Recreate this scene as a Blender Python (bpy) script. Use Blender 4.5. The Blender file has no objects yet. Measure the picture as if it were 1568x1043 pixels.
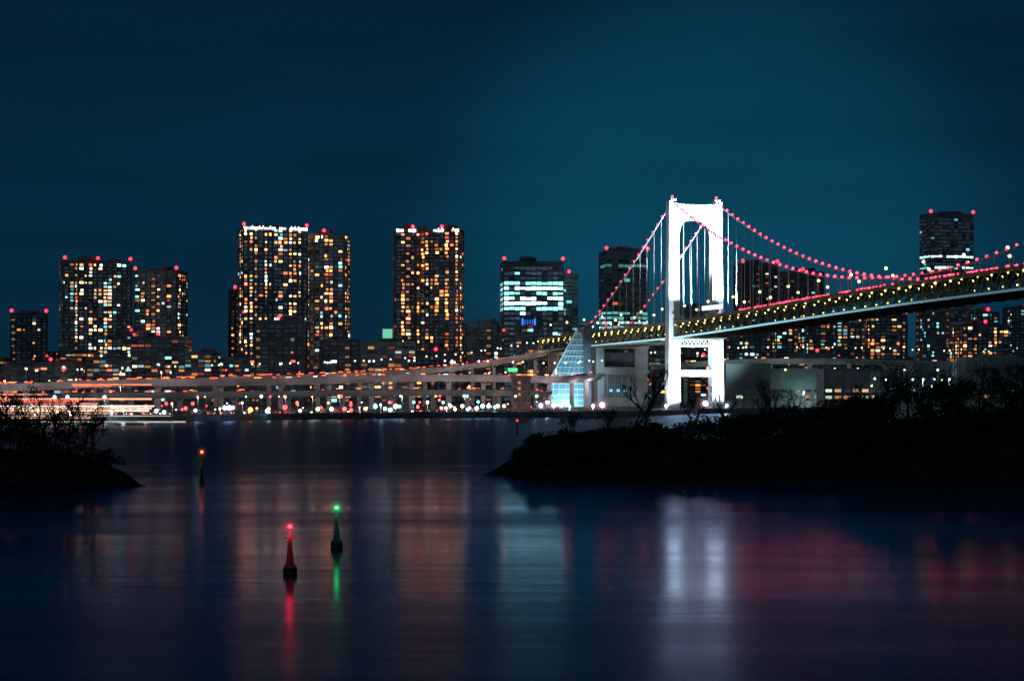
import bpy, math, random
from mathutils import Vector, noise
R=random.Random(7)
F=3019.0; H=12.7
def X(px,d): return (px-784)/F*d
def Z(row,d): return H+(600-row)/F*d
scene=bpy.context.scene
scene.view_settings.view_transform='Standard'
scene.view_settings.look='None'
scene.view_settings.exposure=0
col=scene.collection

# ---------------------------------------------------------------- materials
def newmat(name):
    m=bpy.data.materials.new(name); m.use_nodes=True
    nt=m.node_tree; nt.nodes.clear()
    out=nt.nodes.new('ShaderNodeOutputMaterial')
    return m,nt,out
def surf(name,c,rough=0.7,metal=0.0,var=0.35,scale=0.15,stretch=(1,1,1),spec=0.5):
    m,nt,out=newmat(name)
    p=nt.nodes.new('ShaderNodeBsdfPrincipled')
    tc=nt.nodes.new('ShaderNodeTexCoord'); mp=nt.nodes.new('ShaderNodeMapping')
    mp.inputs['Scale'].default_value=stretch
    n=nt.nodes.new('ShaderNodeTexNoise'); n.inputs['Scale'].default_value=scale; n.inputs['Detail'].default_value=6
    cr=nt.nodes.new('ShaderNodeValToRGB')
    cr.color_ramp.elements[0].position=0.3; cr.color_ramp.elements[1].position=0.7
    cr.color_ramp.elements[0].color=(*[x*(1-var) for x in c],1)
    cr.color_ramp.elements[1].color=(*[min(1,x*(1+var)) for x in c],1)
    nt.links.new(tc.outputs['Object'],mp.inputs[0]); nt.links.new(mp.outputs[0],n.inputs['Vector'])
    nt.links.new(n.outputs['Fac'],cr.inputs[0]); nt.links.new(cr.outputs[0],p.inputs['Base Color'])
    p.inputs['Roughness'].default_value=rough; p.inputs['Metallic'].default_value=metal
    p.inputs['Specular IOR Level'].default_value=spec
    nt.links.new(p.outputs[0],out.inputs[0])
    return m
def emis_attr(name,sampling,base=(0.015,0.02,0.025)):
    m,nt,out=newmat(name)
    p=nt.nodes.new('ShaderNodeBsdfPrincipled'); a=nt.nodes.new('ShaderNodeAttribute'); a.attribute_name='lit'
    p.inputs['Base Color'].default_value=(*base,1); p.inputs['Roughness'].default_value=0.25
    nt.links.new(a.outputs['Color'],p.inputs['Emission Color']); p.inputs['Emission Strength'].default_value=1
    nt.links.new(p.outputs[0],out.inputs[0])
    m.cycles.emission_sampling=sampling
    return m
M_win=emis_attr('window_glass','NONE')
M_lamp=emis_attr('lamp_lens','AUTO',(0.5,0.5,0.5))
M_wall=surf('facade_grey',(0.22,0.23,0.25))
M_brown=surf('facade_brown',(0.26,0.17,0.15))
M_dark=surf('facade_dark',(0.12,0.14,0.17),0.5)
M_conc=surf('concrete',(0.34,0.33,0.32),0.85,scale=0.08)
M_white=surf('white_steel_paint',(0.78,0.79,0.8),0.45,var=0.06)
M_steel=surf('olive_steel_paint',(0.26,0.26,0.17),0.5,var=0.2)
M_grey=surf('galvanised_steel',(0.3,0.31,0.32),0.5,0.3)
M_asph=surf('asphalt',(0.05,0.05,0.052),0.85)
M_ground=surf('ground_paving',(0.07,0.07,0.07),0.9,scale=0.02)
M_soil=surf('soil_and_rock',(0.03,0.026,0.02),1.0,scale=0.5,var=0.5,spec=0.05)
M_leaf=surf('foliage_leaves',(0.035,0.04,0.022),1.0,scale=0.25,var=0.8,spec=0.0)
M_bark=surf('bark',(0.06,0.045,0.04),0.9,scale=2,spec=0.1)
M_red=surf('red_buoy_paint',(0.45,0.03,0.03),0.45,var=0.3,scale=2)
M_green=surf('green_buoy_paint',(0.03,0.2,0.1),0.45,var=0.3,scale=2)
M_yel=surf('yellow_marker_paint',(0.5,0.33,0.03),0.5,var=0.3,scale=2)
M_black=surf('dark_rubber',(0.02,0.02,0.02),0.7)
M_brick=surf('pinkish_tile',(0.35,0.2,0.17),0.8,scale=0.4)
M_shed=surf('shed_cladding',(0.13,0.18,0.19),0.7,scale=0.1)
M_car=[surf('car_paint_'+n,c,0.3,0.2,0.05) for n,c in (('silver',(0.5,0.5,0.52)),('white',(0.75,0.75,0.75)),('dark',(0.04,0.05,0.08)),('maroon',(0.3,0.03,0.03)))]

# ---------------------------------------------------------------- mesh builder
class MB:
    def __init__(s): s.v=[];s.f=[];s.m=[];s.c=[];s.mats=[]
    def mi(s,m):
        if m not in s.mats: s.mats.append(m)
        return s.mats.index(m)
    def face(s,pts,m,c=(0,0,0)):
        b=len(s.v); s.v+= [tuple(p) for p in pts]; s.f.append(tuple(range(b,b+len(pts)))); s.m.append(s.mi(m)); s.c.append(c)
    def hexa(s,p,m,c=(0,0,0)):
        b=len(s.v); s.v+=[tuple(q) for q in p]; k=s.mi(m)
        for f in ((0,3,2,1),(4,5,6,7),(0,1,5,4),(1,2,6,5),(2,3,7,6),(3,0,4,7)):
            s.f.append(tuple(b+i for i in f)); s.m.append(k); s.c.append(c)
    def box(s,x0,x1,y0,y1,z0,z1,m,c=(0,0,0),T=None):
        p=[Vector(q) for q in ((x0,y0,z0),(x1,y0,z0),(x1,y1,z0),(x0,y1,z0),(x0,y0,z1),(x1,y0,z1),(x1,y1,z1),(x0,y1,z1))]
        if T: p=[T(q) for q in p]
        s.hexa(p,m,c)
    def tube(s,a,b,r0,r1,m,n=6,c=(0,0,0),cap=True):
        a=Vector(a);b=Vector(b);d=(b-a)
        if d.length<1e-6: return
        d.normalize(); q=Vector((0,0,1)) if abs(d.z)<0.9 else Vector((1,0,0))
        e=d.cross(q).normalized(); g=d.cross(e); B=len(s.v); k=s.mi(m)
        for P,r in ((a,r0),(b,r1)):
            for i in range(n):
                t=2*math.pi*i/n; s.v.append(tuple(P+e*(r*math.cos(t))+g*(r*math.sin(t))))
        for i in range(n):
            j=(i+1)%n; s.f.append((B+i,B+j,B+n+j,B+n+i)); s.m.append(k); s.c.append(c)
        if cap:
            s.f.append(tuple(B+i for i in reversed(range(n)))); s.m.append(k); s.c.append(c)
            s.f.append(tuple(B+n+i for i in range(n))); s.m.append(k); s.c.append(c)
    def ball(s,p,r,m,c=(0,0,0),n=6,k=4):
        B=len(s.v); mi=s.mi(m); p=Vector(p)
        s.v.append(tuple(p+Vector((0,0,r))))
        for j in range(1,k):
            ph=math.pi*j/k
            for i in range(n):
                t=2*math.pi*i/n; s.v.append(tuple(p+Vector((r*math.sin(ph)*math.cos(t),r*math.sin(ph)*math.sin(t),r*math.cos(ph)))))
        s.v.append(tuple(p-Vector((0,0,r)))); E=len(s.v)-1
        def ad(f): s.f.append(f); s.m.append(mi); s.c.append(c)
        for i in range(n): ad((B,B+1+i,B+1+(i+1)%n))
        for j in range(k-2):
            for i in range(n):
                a=B+1+j*n+i; b=B+1+j*n+(i+1)%n; ad((a,a+n,b+n,b))
        for i in range(n):
            a=B+1+(k-2)*n; ad((a+i,E,a+(i+1)%n))
    def mesh(s,name,smooth=False):
        me=bpy.data.meshes.new(name); me.from_pydata(s.v,[],s.f)
        for m in s.mats: me.materials.append(m)
        me.polygons.foreach_set('material_index',s.m)
        at=me.color_attributes.new('lit','FLOAT_COLOR','CORNER')
        buf=[]
        for f,c in zip(s.f,s.c): buf+= [c[0],c[1],c[2],1.0]*len(f)
        at.data.foreach_set('color',buf)
        if smooth: me.polygons.foreach_set('use_smooth',[True]*len(s.f))
        me.update(); return me
    def obj(s,name,parent=None,smooth=False,loc=(0,0,0)):
        o=bpy.data.objects.new(name,s.mesh(name,smooth)); col.objects.link(o); o.location=loc
        if parent: o.parent=parent
        return o
def empty(name):
    o=bpy.data.objects.new(name,None); col.objects.link(o); return o
def mul(c,k): return (c[0]*k,c[1]*k,c[2]*k)

# ---------------------------------------------------------------- added glow spheres round strong lamps imitate lens bloom (homogeneous emitting volume)
_h={}
def bloom_mesh():
    if 'm' not in _h:
        b=MB(); b.ball((0,0,0),1,M_black,n=16,k=10); me=b.mesh('bloom_ball',True); me.materials.clear(); _h['m']=me
    return _h['m']
def bloom(p,r,c,B,parent,name='lamp_bloom'):
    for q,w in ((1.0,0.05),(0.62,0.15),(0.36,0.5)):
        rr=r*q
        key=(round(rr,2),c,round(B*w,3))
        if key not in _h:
            m,nt,out=newmat('lamp_bloom_volume')
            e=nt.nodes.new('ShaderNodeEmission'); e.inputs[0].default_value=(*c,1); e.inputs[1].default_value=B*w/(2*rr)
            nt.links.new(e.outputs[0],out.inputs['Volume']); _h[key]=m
        me=bloom_mesh().copy(); me.materials.append(_h[key])
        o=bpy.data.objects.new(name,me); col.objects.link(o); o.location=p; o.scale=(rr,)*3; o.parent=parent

# ---------------------------------------------------------------- world
w=bpy.data.worlds.new('World'); scene.world=w; w.use_nodes=True
nt=w.node_tree; nt.nodes.clear()
out=nt.nodes.new('ShaderNodeOutputWorld'); bg=nt.nodes.new('ShaderNodeBackground'); nt.links.new(bg.outputs[0],out.inputs[0])
sky=nt.nodes.new('ShaderNodeTexSky'); sky.sky_type='NISHITA'; sky.sun_disc=False
sky.sun_elevation=math.radians(-8); sky.sun_rotation=math.radians(200)
tc=nt.nodes.new('ShaderNodeTexCoord'); sep=nt.nodes.new('ShaderNodeSeparateXYZ'); nt.links.new(tc.outputs['Generated'],sep.inputs[0])
cr=nt.nodes.new('ShaderNodeValToRGB'); nt.links.new(sep.outputs['Z'],cr.inputs[0])
el=cr.color_ramp.elements
el[0].position=0.0; el[0].color=(0.0040,0.021,0.044,1)
el[1].position=1.0; el[1].color=(0.002,0.006,0.016,1)
for p,c in ((0.05,(0.0020,0.0225,0.048)),(0.10,(0.0016,0.021,0.0455)),(0.15,(0.0013,0.0172,0.039)),(0.19,(0.0012,0.0145,0.0345)),(0.4,(0.001,0.009,0.023))):
    e=el.new(p); e.color=(*c,1)
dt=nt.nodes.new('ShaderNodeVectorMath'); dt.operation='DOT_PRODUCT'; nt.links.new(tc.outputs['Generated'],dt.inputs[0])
gd=Vector((X(1090,1200),1200,Z(380,1200)-H)).normalized(); dt.inputs[1].default_value=gd  # sky colour brightened round the tower, painted in place of its bloom
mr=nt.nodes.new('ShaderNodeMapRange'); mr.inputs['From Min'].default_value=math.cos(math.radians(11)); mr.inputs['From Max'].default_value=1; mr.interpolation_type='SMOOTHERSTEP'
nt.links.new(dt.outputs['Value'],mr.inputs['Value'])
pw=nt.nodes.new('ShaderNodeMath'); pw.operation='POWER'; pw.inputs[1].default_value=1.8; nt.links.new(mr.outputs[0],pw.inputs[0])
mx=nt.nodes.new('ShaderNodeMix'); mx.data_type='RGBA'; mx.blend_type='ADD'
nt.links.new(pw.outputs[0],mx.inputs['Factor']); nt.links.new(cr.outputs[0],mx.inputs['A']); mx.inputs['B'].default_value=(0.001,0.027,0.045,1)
mp=nt.nodes.new('ShaderNodeMapping'); mp.inputs['Scale'].default_value=(2.2,2.2,16); nt.links.new(tc.outputs['Generated'],mp.inputs[0])
ns=nt.nodes.new('ShaderNodeTexNoise'); ns.inputs['Scale'].default_value=2.0; ns.inputs['Detail'].default_value=5; nt.links.new(mp.outputs[0],ns.inputs['Vector'])
m2=nt.nodes.new('ShaderNodeMapRange'); m2.inputs['From Min'].default_value=0.3; m2.inputs['From Max'].default_value=0.75; m2.inputs['To Min'].default_value=0.86; m2.inputs['To Max'].default_value=1.22
nt.links.new(ns.outputs['Fac'],m2.inputs['Value'])
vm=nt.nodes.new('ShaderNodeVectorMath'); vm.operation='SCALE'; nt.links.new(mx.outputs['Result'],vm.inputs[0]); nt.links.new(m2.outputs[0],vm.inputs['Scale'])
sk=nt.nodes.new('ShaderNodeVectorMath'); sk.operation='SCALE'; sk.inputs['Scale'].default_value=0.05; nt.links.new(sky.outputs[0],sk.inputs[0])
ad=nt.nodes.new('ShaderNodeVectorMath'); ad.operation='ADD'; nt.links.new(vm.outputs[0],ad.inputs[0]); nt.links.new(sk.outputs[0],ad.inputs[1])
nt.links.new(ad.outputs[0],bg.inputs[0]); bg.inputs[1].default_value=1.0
sl=bpy.data.lights.new('fill_sun','SUN'); sl.energy=0.13; sl.angle=math.radians(0.5); sl.color=(0.4,0.8,1)  # added fill from behind the camera lifts the dark facades
so=bpy.data.objects.new('fill_sun',sl); col.objects.link(so); so.rotation_euler=(math.radians(62),0,math.radians(-25))

# ---------------------------------------------------------------- camera
cd=bpy.data.cameras.new('camera'); cam=bpy.data.objects.new('camera',cd); col.objects.link(cam)
cam.location=(0,0,H); cam.rotation_euler=(math.radians(90),0,0)
cd.sensor_width=36; cd.lens=36*F/1568; cd.shift_y=78.5/1568; cd.clip_start=1; cd.clip_end=60000
scene.camera=cam

# ---------------------------------------------------------------- water (calm inlet, choppier channel beyond the headlands)
m,nt,out=newmat('bay_water')
tc=nt.nodes.new('ShaderNodeTexCoord')
def mapn(sx,sy,scale,detail=3,dist=0.0):
    mp=nt.nodes.new('ShaderNodeMapping'); mp.inputs['Scale'].default_value=(sx,sy,1); nt.links.new(tc.outputs['Object'],mp.inputs[0])
    n=nt.nodes.new('ShaderNodeTexNoise'); n.inputs['Scale'].default_value=scale; n.inputs['Detail'].default_value=detail; n.inputs['Distortion'].default_value=dist
    nt.links.new(mp.outputs[0],n.inputs['Vector']); return n
def math_(op,a,b_):
    k=nt.nodes.new('ShaderNodeMath'); k.operation=op
    for i,v in enumerate((a,b_)):
        if isinstance(v,(int,float)): k.inputs[i].default_value=v
        else: nt.links.new(v,k.inputs[i])
    return k.outputs[0]
sp=nt.nodes.new('ShaderNodeSeparateXYZ'); nt.links.new(tc.outputs['Object'],sp.inputs[0])
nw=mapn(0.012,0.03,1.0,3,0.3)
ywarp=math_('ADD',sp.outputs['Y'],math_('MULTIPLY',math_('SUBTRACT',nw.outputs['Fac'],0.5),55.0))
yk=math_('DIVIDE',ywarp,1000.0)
ramp=nt.nodes.new('ShaderNodeValToRGB'); nt.links.new(yk,ramp.inputs[0])
re=ramp.color_ramp.elements; re[0].position=0.0; re[0].color=(0.25,)*3+(1,); re[1].position=1.0; re[1].color=(0.34,)*3+(1,)
for p,v in ((0.110,0.22),(0.130,0.145),(0.167,0.135),(0.178,0.21),(0.198,0.23),(0.212,0.16),(0.24,0.18),(0.30,0.26),(0.36,0.34)):
    e=re.new(p); e.color=(v,v,v,1)
nb=mapn(0.02,0.09,1.0,4,0.4); ro=nt.nodes.new('ShaderNodeMapRange'); nt.links.new(nb.outputs['Fac'],ro.inputs['Value'])
ro.inputs['From Min'].default_value=0.3; ro.inputs['From Max'].default_value=0.7; ro.inputs['To Min'].default_value=0.82; ro.inputs['To Max'].default_value=1.2
rough=math_('MULTIPLY',ramp.outputs[0],ro.outputs[0])
# wave self-shadowing painted into the gloss colour: channel reflections darkened, inlet kept brighter
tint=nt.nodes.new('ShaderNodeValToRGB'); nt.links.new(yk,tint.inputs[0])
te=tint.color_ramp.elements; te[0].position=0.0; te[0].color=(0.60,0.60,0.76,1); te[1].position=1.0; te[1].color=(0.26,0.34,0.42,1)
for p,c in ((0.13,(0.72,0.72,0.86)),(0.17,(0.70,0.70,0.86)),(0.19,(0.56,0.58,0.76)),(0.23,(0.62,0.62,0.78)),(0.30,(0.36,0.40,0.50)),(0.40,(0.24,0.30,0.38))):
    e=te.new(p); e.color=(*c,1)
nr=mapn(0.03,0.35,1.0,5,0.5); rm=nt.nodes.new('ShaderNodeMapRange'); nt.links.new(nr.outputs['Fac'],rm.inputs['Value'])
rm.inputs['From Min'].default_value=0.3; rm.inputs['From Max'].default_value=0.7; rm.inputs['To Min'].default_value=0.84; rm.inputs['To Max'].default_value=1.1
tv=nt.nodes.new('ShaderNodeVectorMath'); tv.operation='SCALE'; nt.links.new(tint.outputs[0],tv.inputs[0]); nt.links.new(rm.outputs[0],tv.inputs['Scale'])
n2=mapn(0.35,1.0,0.6,4); bp=nt.nodes.new('ShaderNodeBump'); bp.inputs['Strength'].default_value=0.25; bp.inputs['Distance'].default_value=0.06
nt.links.new(n2.outputs['Fac'],bp.inputs['Height'])
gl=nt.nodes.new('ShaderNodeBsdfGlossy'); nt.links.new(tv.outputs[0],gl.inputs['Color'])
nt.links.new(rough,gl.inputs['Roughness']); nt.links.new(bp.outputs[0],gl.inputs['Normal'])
df=nt.nodes.new('ShaderNodeBsdfDiffuse'); df.inputs['Color'].default_value=(0.008,0.02,0.06,1)
fr=nt.nodes.new('ShaderNodeFresnel'); fr.inputs['IOR'].default_value=1.33
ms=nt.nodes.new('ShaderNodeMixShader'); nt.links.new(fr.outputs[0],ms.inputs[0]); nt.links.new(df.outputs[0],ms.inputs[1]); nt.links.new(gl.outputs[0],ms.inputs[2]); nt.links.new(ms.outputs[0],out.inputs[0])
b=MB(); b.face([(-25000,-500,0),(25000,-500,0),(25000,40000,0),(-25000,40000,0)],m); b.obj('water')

# ---------------------------------------------------------------- land
quay=[(-3000,760),(-205,775),(-110,880),(-40,950),(60,980),(110,1150),(190,1160),(400,1100),(3000,1100)]
b=MB()
b.face([(x,y,2.5) for x,y in quay]+[(25000,1100,2.5),(25000,40000,2.5),(-25000,40000,2.5),(-25000,760,2.5)],M_ground)
for (x0,y0),(x1,y1) in zip(quay[:-1],quay[1:]):
    b.face([(x0,y0,-1),(x1,y1,-1),(x1,y1,2.5),(x0,y0,2.5)],M_shed)
    b.hexa([(x0,y0,2.5),(x1,y1,2.5),(x1,y1+0.8,2.5),(x0,y0+0.8,2.5),(x0,y0,2.9),(x1,y1,2.9),(x1,y1+0.8,2.9),(x0,y0+0.8,2.9)],M_shed)
b.obj('ground')
def quay_y(x):
    for (x0,y0),(x1,y1) in zip(quay[:-1],quay[1:]):
        if x0<=x<=x1: return y0+(y1-y0)*(x-x0)/(x1-x0)
    return 1100
b=MB()
xs=[-600+20*i for i in range(70)]
for a,c in zip(xs[:-1],xs[1:]):
    b.face([(a,quay_y(a)+14,2.504),(c,quay_y(c)+14,2.504),(c,quay_y(c)+24,2.504),(a,quay_y(a)+24,2.504)],M_asph)
    ym=(quay_y(a)+quay_y(c))/2+19
    b.box(a+2,a+10,ym-0.1,ym+0.1,2.508,2.512,M_white)
b.obj('road')

# ---------------------------------------------------------------- buildings
ORG=(1.0,0.33,0.08); AMB=(1,0.5,0.18); WW=(1,0.76,0.48); CW=(0.6,0.92,1.0); CY=(0.2,0.85,0.95); RD=(1,0.14,0.07)
PAL_APT=[(ORG,6),(AMB,4),(WW,2.6),(CW,2.0),(CY,0.9),(RD,0.9)]
PAL_OFF=[(CW,3),(CY,4),(WW,1.0),(AMB,0.5)]
PAL_WARM=[(ORG,8),(AMB,4),(WW,1.5),(RD,1.4),(CW,0.6)]
PAL_MIX=[(ORG,3),(AMB,2),(WW,1.5),(CW,2),(CY,2),(RD,1.3)]
def pick(pal):
    t=R.random()*sum(q[1] for q in pal)
    for c,wt in pal:
        t-=wt
        if t<=0: return c
    return pal[-1][0]
def building(name,px0,px1,row,d,depth=None,yaw=0.2,fl=3.3,bay=5.2,lit=0.4,pal=PAL_APT,wall=None,style='apt',crown=False,beacons=2,power=1.0,bands=None,base=2.5,plant=True):
    wall=wall or M_wall
    W=(px1-px0)/F*d; cx=X((px0+px1)/2,d); seed=R.uniform(0,500)
    dp=depth or min(W*0.8,28); dp=min(dp,W*0.9)
    sn,cs=math.sin(yaw),math.cos(yaw)
    wd=(W-dp*abs(sn))/cs
    top=Z(row,d)-0.5
    def T(p): return Vector((cx+p.x*cs-p.y*sn, d+dp/2+p.x*sn+p.y*cs, p.z))
    b=MB(); hw,hd=wd/2,dp/2
    b.box(-hw,hw,-hd,hd,base,top,wall,T=T)
    nf=max(2,int((top-base-2)/fl))
    def facade(L,org,dx,nrm,fi):
        nb=max(2,round(L/bay)); bw=L/nb
        colp=[R.choice([0.2,0.6,1,1.2,1.6]) for _ in range(nb)]
        colw=[R.uniform(0.2,0.43) for _ in range(nb)]
        off=[R.uniform(-.08,.08)*bw for _ in range(nb)]
        stair=R.randrange(nb)
        for j in range(nf):
            z0=base+2+j*fl
            if z0+fl>top: break
            fp=R.uniform(0.5,1.35); fc=pick(pal); fs=R.uniform(0.4,1.5)
            bandlit=None
            if bands:
                frac=(top-z0)/(top-base)
                bandlit=any(a<=frac<=c for a,c in bands)
            g0=R.random()*nb; gl_=R.uniform(0.0,0.25)*nb
            for i in range(nb):
                cl=max(0.08,1+2.1*noise.noise(Vector((i*0.33+seed,j*0.19,fi*7.7))))
                p=lit*colp[i]*fp*cl if style!='off' else lit*fp*cl*1.2
                if bandlit is not None: p=(0.92 if not (g0<i<g0+gl_) else 0.2) if bandlit else lit*0.4
                on=R.random()<p
                if on:
                    c=pick(pal) if style!='off' else (fc if R.random()<0.75 else pick(pal))
                    s=min(5.0,R.lognormvariate(-0.2,0.95))*power
                    if bandlit: s=fs*R.uniform(0.7,1.5)*power; c=(.5,.95,.95) if fs>0.8 else (0.2,0.85,0.8)
                    if style=='off' and not bandlit: s*=fs*0.7
                    c=mul(c,s)
                else:
                    c=mul((0.014,0.022,0.03),R.random()*power)
                if style=='apt' and i==stair and j%2==0: c=mul((1,.4,.18),0.3*power)
                ww=bw*(colw[i] if style=='apt' else 0.44); o_=off[i] if style=='apt' else 0
                x0=(i+0.5)*bw-ww+o_; x1=(i+0.5)*bw+ww+o_
                if style=='apt' and R.random()<0.55:
                    if R.random()<.5: x1-=ww*0.9*R.random()
                    else: x0+=ww*0.9*R.random()
                za=z0+fl*R.uniform(.14,.36); zb=z0+fl*R.uniform(.72,.9)
                P=[org+dx*x0+nrm*0.08,org+dx*x1+nrm*0.08]
                q=[T(Vector((P[0].x,P[0].y,za))),T(Vector((P[1].x,P[1].y,za))),T(Vector((P[1].x,P[1].y,zb))),T(Vector((P[0].x,P[0].y,zb)))]
                b.face(q,M_win,c)
            if style=='apt':
                a=org+dx*0.02; e=org+dx*(L-0.02)+nrm*0.9
                b.box(min(a.x,e.x),max(a.x,e.x),min(a.y,e.y),max(a.y,e.y),z0-0.02,z0+0.35,wall,T=T)
        for i in range(nb+1):
            if style=='apt' and i%2: continue
            cpt=org+dx*min(max(i*bw,0.35),L-0.35)
            e=cpt+nrm*(1.0 if style=='apt' else .35)
            k=0.3 if style=='apt' else .15
            a=cpt-dx*k; e=e+dx*k
            b.box(min(a.x,e.x),max(a.x,e.x),min(a.y,e.y),max(a.y,e.y),base,top-0.3,wall,T=T)
    facade(wd,Vector((-hw,-hd,0)),Vector((1,0,0)),Vector((0,-1,0)),0)
    facade(dp,Vector((-hw,hd,0)),Vector((0,-1,0)),Vector((-1,0,0)),1)
    facade(dp,Vector((hw,-hd,0)),Vector((0,1,0)),Vector((1,0,0)),2)
    b.box(-hw-0.3,hw+0.3,-hd-0.3,hd+0.3,top,top+0.9,wall,T=T)
    if plant:
        for _ in range(3):
            x=R.uniform(-hw*0.7,hw*0.5); s=R.uniform(0.1,0.3)*wd
            b.box(x,x+s,-hd*0.5,hd*R.uniform(0.1,0.6),top+0.9,top+R.uniform(2.0,5.5),M_dark,T=T)
        x=R.uniform(-hw*0.5,hw*0.5)
        b.tube(T(Vector((x,0,top))),T(Vector((x,0,top+8))),0.25,0.1,M_grey,4)
    if crown:
        segs=crown if isinstance(crown,list) else [(0,1)]
        for a,c in segs:
            n=max(2,int((c-a)*wd/3))
            for i in range(n):
                x=-hw+wd*(a+(c-a)*(i+0.5)/n)
                if R.random()<0.9:
                    b.box(x-1.4,x+1.4,-hd-0.55,-hd-0.32,top-1.7+R.uniform(0,.6),top+0.8,M_win,mul((0.9,0.92,1),R.uniform(0.8,6)),T=T)
                    if R.random()<.5: b.box(x-0.4,x+0.4,-hd-0.9,-hd-0.6,top+0.9,top+1.9,M_win,(3,2.6,2.6),T=T)
    for i in range(beacons):
        x=-hw+0.5+(wd-1)*(i/(max(1,beacons-1)) if beacons>1 else 0.5)
        P=T(Vector((x,-hd,top+3.2)))
        b.tube(T(Vector((x,-hd,top+0.5))),P,0.15,0.15,M_grey,4)
        b.ball(P,1.6*d/1800,M_lamp,(7,0.12,0.2))
    if beacons>=2 and top>90:
        x=R.choice((-hw,hw)); P=T(Vector((x,-hd-1.2,base+(top-base)*0.52))); b.ball(P,1.2*d/1800,M_lamp,(5,0.1,0.2))
    return b.obj(name)
A='apartment_tower'; O='office_tower'
building(A,8,70,480,2000,lit=0.12,wall=M_dark,yaw=0.25)
building(A,85,197,400,1800,lit=0.5,yaw=0.35,depth=30,bay=4.3,beacons=3,power=1.9,pal=[(ORG,3),(AMB,4),(WW,4),(CW,4),(CY,1.8),(RD,.6)])
building(A,205,281,415,1850,lit=0.18,wall=M_dark,yaw=-0.2,pal=PAL_MIX,power=1.5)
building(A,349,368,444,1950,lit=0.2,beacons=1,wall=M_dark)
building(A,361,469,349,1700,lit=0.46,yaw=0.3,depth=26,bay=4.4,crown=[(0,1)],beacons=2,power=2.6,wall=M_dark)
building(A,466,533,358,1725,lit=0.38,yaw=-0.2,depth=20,bay=4.6,beacons=1,power=2.2,wall=M_wall,pal=PAL_APT)
building(A,602,658,352,1700,lit=0.40,yaw=0.12,depth=20,bay=4.4,crown=[(0,0.6)],beacons=1,power=2.1,wall=M_brown,pal=PAL_WARM)
building(A,650,710,352,1690,lit=0.44,yaw=-0.2,depth=20,bay=4.2,crown=[(0.25,1)],beacons=1,power=2.1,wall=M_brown,pal=PAL_WARM)
building(O,766,863,401,1650,lit=0.05,style='off',pal=PAL_OFF,wall=M_dark,yaw=0.08,depth=36,fl=4.2,bay=4.5,bands=[(0.15,0.36)],beacons=2,power=3.4)
building(O,858,885,421,1670,lit=0.10,style='off',pal=PAL_OFF,wall=M_dark,yaw=0.0,beacons=1)
building(O,919,993,385,1750,lit=0.12,style='off',pal=PAL_MIX,wall=M_dark,yaw=0.18,fl=4.2,bands=[(0.085,0.115),(0.40,0.56)],beacons=2,power=0.6)
building(A,1128,1192,404,2100,lit=0.07,pal=PAL_MIX,wall=M_dark,beacons=2,power=0.5)
building(A,1190,1262,416,2300,lit=0.06,pal=PAL_MIX,wall=M_wall,beacons=1,power=0.45)
building(O,1414,1493,328,2300,lit=0.05,style='off',pal=PAL_OFF,wall=M_wall,yaw=0.25,fl=4.3,bands=[(0.225,0.245),(0.28,0.30)],beacons=2,power=1.5)
building(O,1322,1390,482,1900,lit=0.35,pal=PAL_WARM,wall=M_dark,beacons=2,power=1.2)
building(A,1463,1546,497,1850,lit=0.35,pal=PAL_WARM,wall=M_dark,beacons=1,power=1.2)
building(A,1490,1530,478,1950,lit=0.15,pal=PAL_OFF,wall=M_dark,beacons=1)
building(A,1228,1300,490,1800,lit=0.3,pal=PAL_MIX,wall=M_dark,beacons=0)
building(A,1180,1232,478,1900,lit=0.3,pal=PAL_MIX,wall=M_dark,beacons=1)
building(A,1112,1182,506,1750,lit=0.3,pal=PAL_MIX,wall=M_dark,beacons=1)
building(A,1410,1455,470,2000,lit=0.2,pal=PAL_OFF,wall=M_wall,beacons=0,power=.6)
building(A,1296,1326,500,1900,lit=0.3,pal=PAL_MIX,wall=M_dark,beacons=0)
building(A,1545,1600,470,2100,lit=0.2,pal=PAL_OFF,wall=M_dark,beacons=1)
building(A,390,470,491,1500,lit=0.08,wall=M_dark,style='apt',beacons=1,yaw=-0.1,pal=PAL_MIX)
B='city_building'
for a,c,r,d,l in ((486,549,520,1500,0.22),(549,636,524,1480,0.28),(636,700,540,1560,.25),(714,764,494,1700,0.2),(764,792,512,1650,.15),(790,832,491,1600,0.15),(836,880,520,1600,0.15),
                  (120,200,548,1520,.25),(200,285,516,1560,0.15),(282,332,540,1500,0.3),(328,392,548,1520,0.2),(-10,60,560,1450,.25),(50,118,556,1420,.2),
                  (975,1020,505,1650,.2),(1040,1092,470,2200,.15)):
    building(B,a,c,r,d,lit=l,pal=PAL_MIX,wall=R.choice([M_dark,M_wall]),style=R.choice(['apt','off']),beacons=R.choice([0,0,1]),yaw=R.uniform(-0.3,0.3))
px=-40
while px<1620:
    wd=R.uniform(28,70)
    if not (880<px<1010):
        building(B,px,px+wd,R.uniform(536,570),R.uniform(1520,2100),lit=R.uniform(0.08,0.35),pal=R.choice([PAL_MIX,PAL_APT,PAL_WARM]),wall=R.choice([M_dark,M_wall,M_brown]),style=R.choice(['apt','off']),beacons=R.choice([0,0,0,1]),yaw=R.uniform(-0.3,0.3),power=0.9,plant=False)
    px+=wd*R.uniform(0.6,1.0)
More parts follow.
